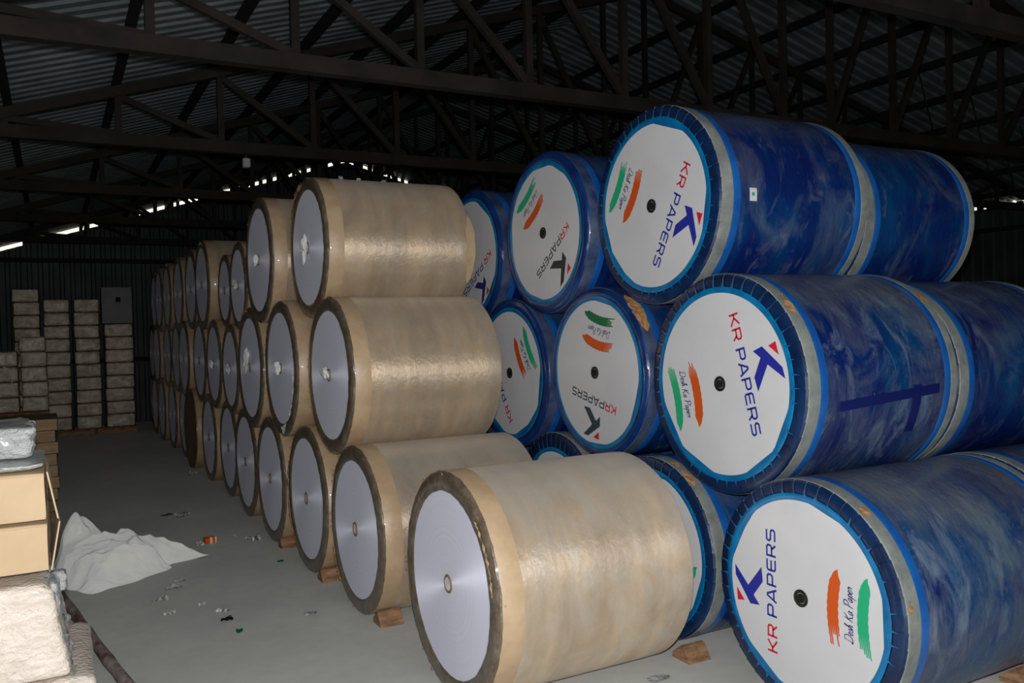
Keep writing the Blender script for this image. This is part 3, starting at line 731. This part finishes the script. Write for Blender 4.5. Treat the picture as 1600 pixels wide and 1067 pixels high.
# sack on the floor
def sack():
    n, m_ = 180, 110; V, F = [], []
    def outline(a):
        c, s = math.cos(a), math.sin(a)
        rx = .72 if c > 0 else .42; ry = .62 if s > 0 else .52
        r = 1+.10*math.sin(3*a+.6)+.06*math.sin(7*a+2)+.04*math.sin(13*a)
        x = c*rx*r; y = s*ry*r*(1-.62*max(0, c)**1.5)
        return x, y+.07*max(0,c)
    for j in range(m_+1):
        t = j/m_
        for k in range(n):
            a = 2*PI*k/n; x, y = outline(a); x *= t; y *= t
            edge = (1-t**5)
            peak = .27*math.exp(-(((x+.20-.3*(y-.3))/.15)**2+((y-.30)/.13)**2))*(1+.5*noise.noise(Vector((x*9,y*9,2.2)))) + .10*math.exp(-(((x+.05)/.3)**2+((y-.2)/.2)**2))
            hump = .17*math.exp(-(((x-.05)/.55)**2+((y+.08)/.32)**2))
            rid = .05*math.exp(-((y-.13-.1*x-.02*math.sin(9*x))/.03)**2)*math.exp(-((x-.05)/.5)**2) - .05*math.exp(-((y-.07-.1*x-.02*math.sin(9*x))/.035)**2)
            p = Vector((x*1.9+.9*y, y*3.6-1.6*x, 1.7)); p2 = Vector((x*4.5+y*2, y*7-3*x, 4.1))
            fold = .06*(1-abs(noise.noise(p))*2.6)+.03*(1-abs(noise.noise(p2))*2.8)+.006*(1-abs(noise.noise(p2*2.3))*2.8)
            z = edge*(peak+hump+rid+.05+fold)*min(1, (1-t)*3.0+.22)+.003
            V.append((x+.012*noise.noise(p2), y, max(.002, z)))
    for j in range(m_):
        for k in range(n): F.append((j*n+k, (j+1)*n+k, (j+1)*n+(k+1)%n, j*n+(k+1)%n))
    o = link('plastic_sack', mesh('plastic_sack', V, F, True), 'sack'); o.location = (-1.44, 4.72, 0)
    return tag(o, 'crumpled white woven plastic sack lying on the floor', 'sack')
SK = sack()
# red printed stripe on the sack edge left out of geometry; hem strip as a part
# ------------------------------------------------------------------ stacked cardboard behind
z = 0
for i in range(9):
    h = .121; dx = random.uniform(-.014, .014)
    if i < 3: dx -= .02*(3-i)*.5
    o = soft_box('cardboard_bundle', 1.15, .8, h-.003, .006, 5, 20+i, 'carton_edge', 14, None, .006)
    o.location = (-2.335+dx, 7.45, z)
    tag(o, ['lowest','second','third','fourth','fifth','sixth','seventh','eighth','topmost'][i]+' bundle of flat brown cardboard in the pile behind the tan cartons'.replace('lowest bundle','lowest bundle'), 'cardboard', 'flat cardboard bundles')
    z += h
# ------------------------------------------------------------------ far bales
def pallet(x0, x1, y0, y1, z0, label):
    r = tag(empty('wooden_pallet', ((x0+x1)/2, (y0+y1)/2, z0)), label, 'pallet')
    W, Dp = x1-x0, y1-y0
    for k in range(3): link('bearer', boxes('bearer', [(-W/2, -Dp/2+k*(Dp-.09)/2, 0, W/2, -Dp/2+k*(Dp-.09)/2+.09, .09)], .004), 'wood', r)
    for k in range(5): link('deck_board', boxes('deck_board', [(-W/2+k*(W-.1)/4, -Dp/2, .09, -W/2+k*(W-.1)/4+.1, Dp/2, .112)], .003), 'wood', r)
    return r
YB = 15.6
pallet(-1.88,-1.10,YB,YB+.9,0,'wooden pallet under the left pair of far bale columns')
pallet(-1.05,-.34,YB-.05,YB+.9,0,'wooden pallet under the right pair of far bale columns')
pallet(-2.95,-1.95,YB,YB+.9,0,'wooden pallet behind the cardboard pile')
ordn = ['lowest','second','third','fourth','fifth','sixth','seventh','eighth','ninth','tenth','eleventh','twelfth','topmost']
def column(x0, x1, y, z0, zt, n, desc, seed):
    h = (zt-z0)/n
    for i in range(n):
        j = random.uniform(-.012, .012)
        bale(x0+j, x1+j, y, y+.6, z0+i*h+.002, z0+(i+1)*h-.004, ('topmost' if i == n-1 else ordn[i])+' plastic wrapped bale in '+desc, seed+i, 'bale', .012, 7, sub=9, group='film wrapped bales at the back wall')
column(-2.42,-1.98,YB,.115,2.86,11,'the far column left of the other tall ones',100)
column(-1.92,-1.48,YB,.115,2.66,10,'the far left tall column standing on a pallet',120)
column(-1.40,-.96,YB-.02,.115,2.66,10,'the far middle tall column standing on a pallet',140)
column(-.87,-.36,YB+.02,.115,2.17,8,'the far column below the grey carton, beside the reels',160)
g = tag(empty('grey_carton', (-.63, YB+.35, 2.175)), 'large dark grey carton on top of the far right bale column', 'carton')
soft_box('box_body', .55, .6, .72, .006, 3, 9, 'grey_box', 10, g, .01)
d_ = link('hand_hole', boxes('hand_hole', [(-.02,-.312,.42,.07,-.296,.52)], .004), 'hole', g)
# nearer, lower columns at the left edge
YN = 13.0
pallet(-2.95,-1.86,YN,YN+.7,.60,'wooden pallet in the middle of the left far bales')
for i in range(2):
    bale(-2.9,-2.4,YN,YN+.6,.001+i*.3,.297+i*.3, ['lowest','second'][i]+' bale hidden behind the cardboard pile, left', 200+i, 'bale', .01, 7, sub=8)
    bale(-2.36,-1.9,YN,YN+.6,.001+i*.3,.297+i*.3, ['lowest','second'][i]+' bale hidden behind the cardboard pile, right', 205+i, 'bale', .01, 7, sub=8)
column(-2.72,-2.285,YN,.715,1.72,4,'the short stack at the left photo edge',210)
column(-2.25,-1.87,YN+.02,.715,1.95,5,'the short stack beside the left photo edge',220)
hp = []
for i in range(20):
    a = -1.3+2.6*i/19; hp.append((-2.53+.16*math.cos(a), YN-.02, 1.28+.2*math.sin(a)))
tag(tube('white_strap_loop', hp, .011, 6, 'litter'), 'white strap loop hanging on the short bale stack at the left edge', 'strap')

# ------------------------------------------------------------------ small things
def scrap(x, y, sx, sy, seed, label, mat='litter', h=.03, name='paper_scrap', cat='litter', rz=0):
    V, F = [], []; n = 6
    for i in range(n+1):
        for j in range(n+1):
            s, t = i/n-.5, j/n-.5
            q = Vector((s*3+seed, t*3, seed*1.3)); e = 1-.35*abs(noise.noise(Vector((s*5, t*5, seed+9))))
            V.append((s*sx*e*(1-.5*abs(t)), t*sy*e*(1-.4*abs(s)), .004+h*abs(noise.noise(q*1.3))*1.6))
    m0 = len(V); V += [(v[0], v[1], max(0, v[2]-.003)) for v in V]
    for i in range(n):
        for j in range(n):
            a = i*(n+1)+j; F.append((a, a+n+1, a+n+2, a+1)); F.append((m0+a, m0+a+1, m0+a+n+2, m0+a+n+1))
    o = link(name, mesh(name, V, F, True), mat); o.location = (x, y, 0); o.rotation_euler = (0,0,rz)
    return tag(o, label, cat)
scrap(-.61,6.60,.17,.14,1,'white paper scrap on the far floor beyond the sack', h=.05)
scrap(-.75,6.75,.14,.05,2,'thin dark strip lying left of the far white scrap', 'end_ring', .02)
scrap(-.637,5.2,.09,.07,3,'small pale crumb next to the orange packet', h=.03)
scrap(-.316,5.33,.05,.05,4,'tiny white scrap between the orange packet and the reels')
scrap(-.20,5.15,.10,.07,5,'small white scrap near the fourth tan floor reel')
scrap(-.16,5.10,.10,.10,6,'crumpled white scrap at the foot of the fourth tan floor reel', h=.06)
scrap(-.143,9.35,.14,.10,7,'white scrap on the dark floor beside the seventh reel', h=.06)
scrap(-.756,2.69,.05,.05,8,'tiny green plastic bit on the floor in front', 'ink_dgreen', .02)
scrap(-.135,4.22,.06,.04,10,'tiny green plastic bit near the third tan floor reel', 'ink_dgreen', .02)
scrap(-.787,2.95,.09,.05,11,'small black scrap on the floor in front', 'black', .03)
scrap(-.774,3.15,.11,.04,12,'narrow white sliver behind the black scrap')
scrap(-.883,3.41,.07,.06,13,'small pale flake left of the white sliver', 'floor')
scrap(-1.134,3.66,.13,.05,14,'pale flat scrap below the sack', 'floor')
scrap(-1.015,3.93,.14,.08,15,'grey flat scrap just below the sack, upper one', 'floor')
scrap(-.93,4.1,.12,.06,16,'grey flat scrap under the tip of the sack', 'floor')
scrap(-1.11,3.3,.1,.04,17,'grey sliver on the floor beside the pole', 'floor')
scrap(1.08,.70,.16,.08,18,'smear of torn film on the floor under the front tan reel', 'clear_film', .012)
scrap(-.27,2.78,.09,.07,19,'clear film scrap in front of the second tan floor reel', 'clear_film', .02)
p = tag(empty('orange_packet', (-.545, 5.25, 0), .3), 'small orange and cream packet lying on the floor', 'packet')
link('packet_body', boxes('packet_body', [(-.05,-.035,0,.05,.035,.055)], .006), 'ink_orange', p)
MAT['cream'] = plain('cream_print', (226,206,150), .5)
link('cream_band', boxes('cream_band', [(-.012,-.037,.001,.012,.037,.0565), (.036,-.037,.001,.0515,.037,.0565)], .001), 'cream', p)
lp = tag(empty('hanging_lamp', (-.07, 5.45, 3.52)), 'small white lamp housing hanging under the second roof beam', 'lamp')
link('lamp_housing', boxes('lamp_housing', [(-.035,-.035,0,.035,.035,.09)], .01), 'grey_box', lp)
link('lamp_bracket', boxes('lamp_bracket', [(-.01,-.01,.088,.01,.01,.125)], .002), 'steel', lp)
